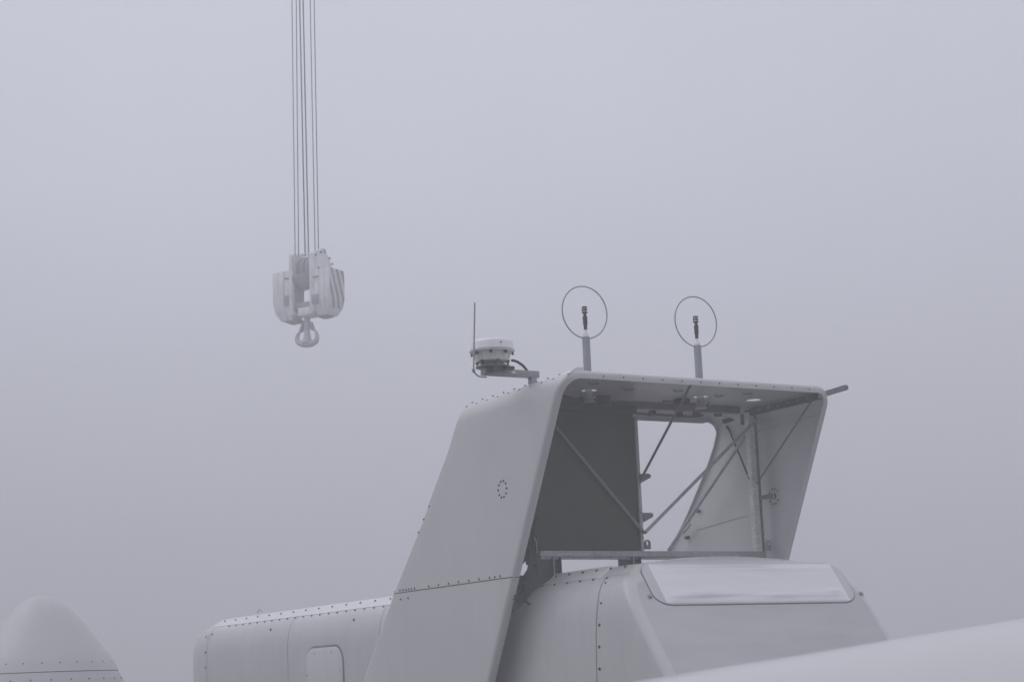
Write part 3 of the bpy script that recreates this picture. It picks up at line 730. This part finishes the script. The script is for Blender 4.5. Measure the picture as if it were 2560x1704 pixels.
MB().tube(spline([at(x, y, 1, yy) for x, y, yy in ((1184.5, 926, YA), (1188, 932, YA + .03), (1195, 939, YA + .12), (1204, 941.5, YA + .24), (1216, 942, YB - .05))], 6), .011, 10).build('antenna_cable', 'aluminium', ro, xf=RO)

# ================================================================== hub nose cone at lower left
hub = tag(empty('hub_nose_cone', (-2.546, 16.061, 0)), 'white rounded nose cone with a row of bolts, at the left edge', 'nose cone')
ZA = at(105, 1487, 1, 16.061).z
prof = [(0.0, 0), (.12, .012), (.26, .07), (.42, .17), (.58, .31), (.78, .525), (.98, .77), (1.20, 1.045), (1.38, 1.30), (1.50, 1.52)]
prof2 = [(1.50, 1.535), (1.62, 1.80), (1.78, 2.3), (1.95, 3.0), (2.02, 3.6), (2.03, ZA - .02)]
def fine(P, k=5):
    Q = spline([(r, d, 0) for r, d in P], k); return [(max(q.x, .0005), ZA - q.y) for q in Q]
def openlathe(P, n=72):
    b = MB(); b.lathe(P, (0, 0, 0), n); return b
openlathe(fine(prof)).build('nose_cap', 'nose', hub, ang=50)
openlathe([(1.485, ZA - 1.519), (1.485, ZA - 1.537)]).build('cap_seam', 'seam', hub)
openlathe(fine(prof2)).build('cone_shell', 'nose', hub, ang=50)
for k in range(26):
    a = 2 * math.pi * k / 26 + .1
    for r_, dz in ((1.40, 1.36), (1.56, 1.68)):
        bolt(hub, (r_ * math.cos(a + (dz - 1.36) * .35), r_ * math.sin(a + (dz - 1.36) * .35), ZA - dz), (math.cos(a), math.sin(a), .6), .017)

# ================================================================== foreground blade
bl = tag(empty('turbine_blade', (-4, -12, 0)), 'smooth white blade crossing the lower right corner, out of focus', 'blade')
PA, PB = CAM + ray(1560, 1706) * 7.6, CAM + ray(2560, 1545) * 6.2       # two points of its upper outline
dirv = (PB - PA).normalized(); RB = .70
def centre(P):
    n = dirv.cross((P - CAM).normalized()).normalized()
    if n.z < 0: n = -n
    return P - n * RB
CA, CB = centre(PA), centre(PB); dirv = (CB - CA).normalized(); CA, CB = CA - dirv * 2.5, CB + dirv * 3.0
side = dirv.cross(Vector((0, 0, 1))).normalized(); upv = side.cross(dirv).normalized()
vs = []; nr, ns = 26, 72
for i in range(nr + 1):
    t = i / nr; c = CA.lerp(CB, t)
    for j in range(ns):
        a = 2 * math.pi * j / ns
        vs.append(c + side * (RB * 1.06 * math.cos(a)) + upv * (RB * math.sin(a)))
fs = [(i * ns + j, i * ns + (j + 1) % ns, (i + 1) * ns + (j + 1) % ns, (i + 1) * ns + j) for i in range(nr) for j in range(ns)]
fs += [tuple(range(ns)), tuple(nr * ns + j for j in range(ns))]
bo_ = Matrix.Translation(-bl.location)
MB().add(vs, fs).build('blade_shell', 'blade', bl, ang=60, xf=bo_)
for t in (.2, .8):
    mid = CA.lerp(CB, t)
    MB().box((mid.x - .3, mid.y - .3, -.15), (mid.x + .3, mid.y + .3, mid.z - .5)).build('blade_rest', 'steel', bl, xf=bo_, bevel=.02)

# ================================================================== crane hook block
KH = 1.3
O = CAM + ray(735, 750) * (60.0 * KH)
U = Vector((.493, -.870, 0)).normalized(); V = Vector((.870, .493, 0)).normalized()
HM = Matrix(((U.x * KH, V.x * KH, 0, O.x), (U.y * KH, V.y * KH, 0, O.y), (0, 0, KH, O.z), (0, 0, 0, 1)))
HI = HM.inverted()
def H(zx, zy, v=0.0):
    """pixel of the 4.6125x crop at (620, 560) -> local point on the block's plane y = v"""
    p = atp(620 + zx / 4.6125, 560 + zy / 4.6125, HM @ Vector((0, v, 0)), V); return HI @ p
hk = bpy.data.objects.new('crane_hook_block', None); C.objects.link(hk); hk.matrix_world = HM
tag(hk, 'heavy crane hook block with stepped side weights and a double hook, hanging in the fog', 'hook block')
def frustum(mb, levels):
    """levels: (z, x0, x1, y0, y1) from top to bottom"""
    vs = []
    for z, a, b_, c, d in levels: vs += [(a, c, z), (b_, c, z), (b_, d, z), (a, d, z)]
    n = len(levels); fs = [(0, 1, 2, 3), tuple(4 * (n - 1) + j for j in (3, 2, 1, 0))]
    for i in range(n - 1):
        for j in range(4): fs.append((4 * i + j, 4 * i + (j + 1) % 4, 4 * i + 4 + (j + 1) % 4, 4 * i + 4 + j))
    mb.add(vs, fs); return mb
D = .85
zt_l = H(380, 552).z; zb1 = H(400, 915).z; zb2 = H(330, 1045).z; zb3 = H(380, 1112).z
# left weight: slabs side by side
xl = [H(x, 700).x for x in (283, 350, 413, 475)]
wl = empty('side_weight'); wl.parent = hk
for i in range(3):
    a, b_ = xl[i] + (.016 if i else 0), xl[i + 1]
    oi = .07 if i == 0 else 0; oi2 = .24 if i == 0 else 0
    fr = -.02 * (i == 1)
    frustum(MB(), [(zt_l, a, b_, fr, D), (zb1, a, b_, fr, D), (zb2, a + oi, b_, fr + .07, D - .06), (zb3, min(a + oi2, b_ - .02), b_, fr + .18, D - .15)]).build('weight_slab', 'crane', wl, bevel=.008)
frustum(MB(), [(zb3 + .01, xl[0] + .30, xl[3] + .2, .2, D - .2), (zb3 - .09, xl[0] + .45, xl[3] + .15, .3, D - .3)]).build('weight_base', 'crane_dark', wl)
zt_r = H(850, 508).z
xr = [H(x, 700).x for x in (755, 815, 876, 941)]
wr = empty('side_weight'); wr.parent = hk; wr['label'] = 'side weight with dark diagonal hazard stripes on its outer side'
for i in range(3):
    a, b_ = xr[i] + (.016 if i else 0), xr[i + 1]
    oi = .07 if i == 2 else 0; oi2 = .2 if i == 2 else 0
    lv = [(zt_r, a, b_, 0, D), (zb1, a, b_, 0, D), (zb2, a, b_ - oi, .07, D - .05), (zb3, a, b_ - oi2, .18, D - .15)]
    frustum(MB(), lv).build('weight_slab', 'crane', wr, bevel=.008)
xo = xr[3] + .002
MB().add([(xo, .01, zt_r - .01), (xo, D - .01, zt_r - .01), (xo, D - .01, zb1), (xo, .01, zb1), (xo - .07, D - .05, zb2), (xo - .07, .07, zb2),
          (xo + .012, .01, zt_r - .01), (xo + .012, D - .01, zt_r - .01), (xo + .012, D - .01, zb1), (xo + .012, .01, zb1), (xo - .058, D - .05, zb2), (xo - .058, .07, zb2)],
         [(6, 7, 8, 9), (9, 8, 10, 11), (0, 1, 7, 6), (1, 2, 8, 7), (2, 4, 10, 8), (4, 5, 11, 10), (5, 3, 9, 11), (3, 0, 6, 9), (0, 3, 2, 1), (3, 5, 4, 2)]).build('striped_plate', 'stripes', wr, smooth=False)
frustum(MB(), [(zb3 + .01, xr[0] - .05, xr[3] - .25, .2, D - .2), (zb3 - .07, xr[0] + .05, xr[3] - .35, .3, D - .3)]).build('weight_base', 'crane_dark', wr)
# recesses and slots between weights and frame
for (x0_, x1_, y0_, y1_) in ((418, 470, 612, 645), (418, 472, 822, 945), (752, 815, 590, 622), (738, 815, 803, 930)):
    p, q = H(x0_, y1_), H(x1_, y0_)
    MB().box((p.x, -.026, p.z), (q.x, -.004, q.z)).build('slot_cover', 'crane_dark', wl if x0_ < 500 else wr, bevel=.006)
# frame side plates with pointed tops
def gable(xa, xb, ztop, zpk, zend, par):
    P = [(-.02, zb3 + .12), (-.02, ztop), (.60, zpk), (.70, zpk), (1.0, zpk - .45), (1.25, zend), (1.25, zend - .35), (.66, zend - .6), (.66, zb3 + .5), (.6, zb3 + .12)]
    MB().prism([(xa, y, z) for y, z in P], (xb - xa, 0, 0)).build('frame_plate', 'crane', par, bevel=.006)
zg = H(480, 355).z; zg2 = H(708, 342).z
pk = H(810, 288, .65).z
gable(H(475, 500).x, H(508, 500).x, zg, pk - .06, zt_l - .05, hk)
gable(H(708, 500).x, H(752, 500).x, zg2, pk, zt_r - .05, hk)
xa, xb = H(508, 500).x, H(708, 500).x
for y, z in ((.15, zg2 - .03), (.45, zg2 + .12), (.95, zg2 - .0), (1.1, zg2 - .18), (.3, zt_r + .12), (1.18, zt_r + .1), (.7, zt_r + .10)):
    bolt(hk, (H(752, 500).x, y, z), (1, 0, 0), .035)
MB().box((H(752, 500).x, .62, H(0, 440).z), (H(752, 500).x + .02, .70, H(0, 395).z)).build('frame_slot', 'crane_dark', hk)
# sheaves
zs0 = H(620, 352).z; rs = .49; zc = zs0 - .42
sh = []
for k in range(5):
    x = xa + .07 + (xb - xa - .14) * (k + .5) / 5; w_ = (xb - xa - .14) / 5 * .46
    MB().lathe([(.15, -w_), (rs, -w_), (rs, -w_ * .6), (rs - .07, 0), (rs, w_ * .6), (rs, w_), (.15, w_)], (x, .66, zc), 44, 'X').build('sheave', 'hook' if k % 2 else 'crane_dark', hk)
MB().lathe([(.07, xa - .02), (.07, xb + .02)], (0, .66, zc), 20, 'X').build('sheave_axle', 'hook', hk)
zf = H(600, 357).z
MB().box((xa, -.01, zf - .02), (xb, .06, zf + .02)).build('guard_bar', 'crane', hk, bevel=.005)
zq = H(600, 575).z; zq1 = H(600, 625).z; zq2 = H(600, 725).z
MB().box((xa, .0, zq1 + .03), (xb, 1.1, zq)).build('cross_beam', 'crane_dark', hk, bevel=.01)
frustum(MB(), [(zq1 + .025, xa, xb, .0, 1.0), (zq1 - .10, xa + .02, xb, .06, .9), (zq2, xa + .25, xb, .15, .55)]).build('beam_box', 'crane_dark', hk, bevel=.01)
# inner cheek beside the gap
MB().box((xa - .02, .12, zb2 + .05), (xa + .02, D - .22, zq1)).build('inner_cheek', 'crane_dark', hk)
zx0 = H(600, 900).z; zx1 = H(600, 968).z; zx2 = H(600, 1058).z
MB().box((xa + .02, .05, zx1), (xb + .02, .55, zx0)).build('crosshead', 'crane_dark', hk, bevel=.02)
MB().box((H(575, 1000).x, -.02, zx2), (xb + .10, .62, zx1)).build('trunnion', 'crane', hk, bevel=.025)
MB().lathe([(.19, xa - .05), (.19, xa + .14)], (0, .5, H(0, 1070).z + .04), 28, 'X').build('trunnion_end', 'crane_dark', hk)
# the double hook
hv = .35
def hp(x, y): return H(x, y, hv)
hook = empty('double_hook'); hook.parent = hk
MB().tube([hp(683, 1060), hp(683, 1140), hp(683, 1230), hp(683, 1300), hp(683, 1370)], [.10, .105, .10, .125, .19], 24, ref=(0, 1, 0)).build('shank', 'hook', hook)
P = [hp(x, y) for x, y in ((612, 1232), (582, 1268), (566, 1316), (582, 1360), (628, 1381), (683, 1382), (735, 1376), (782, 1346), (797, 1302), (788, 1252), (760, 1206))]
Pf = spline(P, 6); n_ = len(Pf)
rad = [interp(i / (n_ - 1), [0, .12, .3, .5, .7, .88, 1], [.03, .062, .095, .125, .095, .062, .03]) for i in range(n_)]
MB().tube(Pf, rad, 20, flat=1.05, ref=(0, 1, 0)).build('horns', 'hook', hook)
for a, b_ in (((648, 1130), (612, 1245)), ((722, 1130), (752, 1222))):
    MB().bar(hp(*a), hp(*b_), .10, .15, (0, 1, 0)).build('safety_latch', 'crane_dark', hook, bevel=.02)
# shackles and eyes standing on the weights
for x, y, v in ((395, 530, .55), (465, 520, .6), (978, 490, .95), (905, 485, .9)):
    p = H(x, y, v); z0 = zt_l if x < 600 else zt_r
    MB().tube([(p.x - .05, v, z0 - .02), (p.x - .055, v, z0 + .10), (p.x, v, z0 + .16), (p.x + .055, v, z0 + .10), (p.x + .05, v, z0 - .02)], .022, 8, ref=(0, 1, 0)).build('lifting_eye', 'hook', hk)
# ---- hoist ropes
ropes = [((737.9, 640), (729.8, 0), .18, .0175, 'leftmost thin hoist rope above the hook block'),
         ((746.5, 640), (740.5, 0), .15, .0185, 'second hoist rope from the left above the hook block'),
         ((763.0, 640), (749.0, 0), .15, .0245, 'thicker hoist rope, third from the left above the hook block'),
         ((771.5, 640), (757.7, 0), .15, .0245, 'thicker hoist rope, fourth from the left above the hook block'),
         ((788.0, 640), (775.3, 0), 1.15, .0175, 'thin hoist rope fifth from the left, ending behind the block peak'),
         ((796.5, 640), (785.3, 0), 1.15, .0185, 'rightmost thin hoist rope, ending at the block peak')]
for (x0_, y0_), (x1_, y1_), v, r_, lab in ropes:
    pp = HM @ Vector((0, v, 0))
    a = atp(x0_, y0_, pp, V); b_ = atp(x1_ - (x0_ - x1_) * .5, -320, pp, V)
    o = MB().tube([Vector((0, 0, 0)), b_ - a], r_ * .97 * KH, 8).build('hoist_rope', 'rope')
    o.location = a; tag(o, lab, 'rope', 'steel hoist ropes holding the hook block')

# ================================================================== fog
hz = MB().box((-150, -140, -1.4), (160, 170, 46)).build('haze', 'ground', smooth=False)
hm = bpy.data.materials.new('haze_air'); hm.use_nodes = True; t = hm.node_tree; t.nodes.clear()
ou = t.nodes.new('ShaderNodeOutputMaterial'); pv_ = t.nodes.new('ShaderNodeVolumePrincipled')
pv_.inputs['Color'].default_value = (.93, .935, .96, 1); pv_.inputs['Density'].default_value = .0076; pv_.inputs['Anisotropy'].default_value = 0.0
t.links.new(pv_.outputs[0], ou.inputs['Volume'])
hz.data.materials.clear(); hz.data.materials.append(hm); hz.display_type = 'WIRE'
tag(hz, kind='stuff')
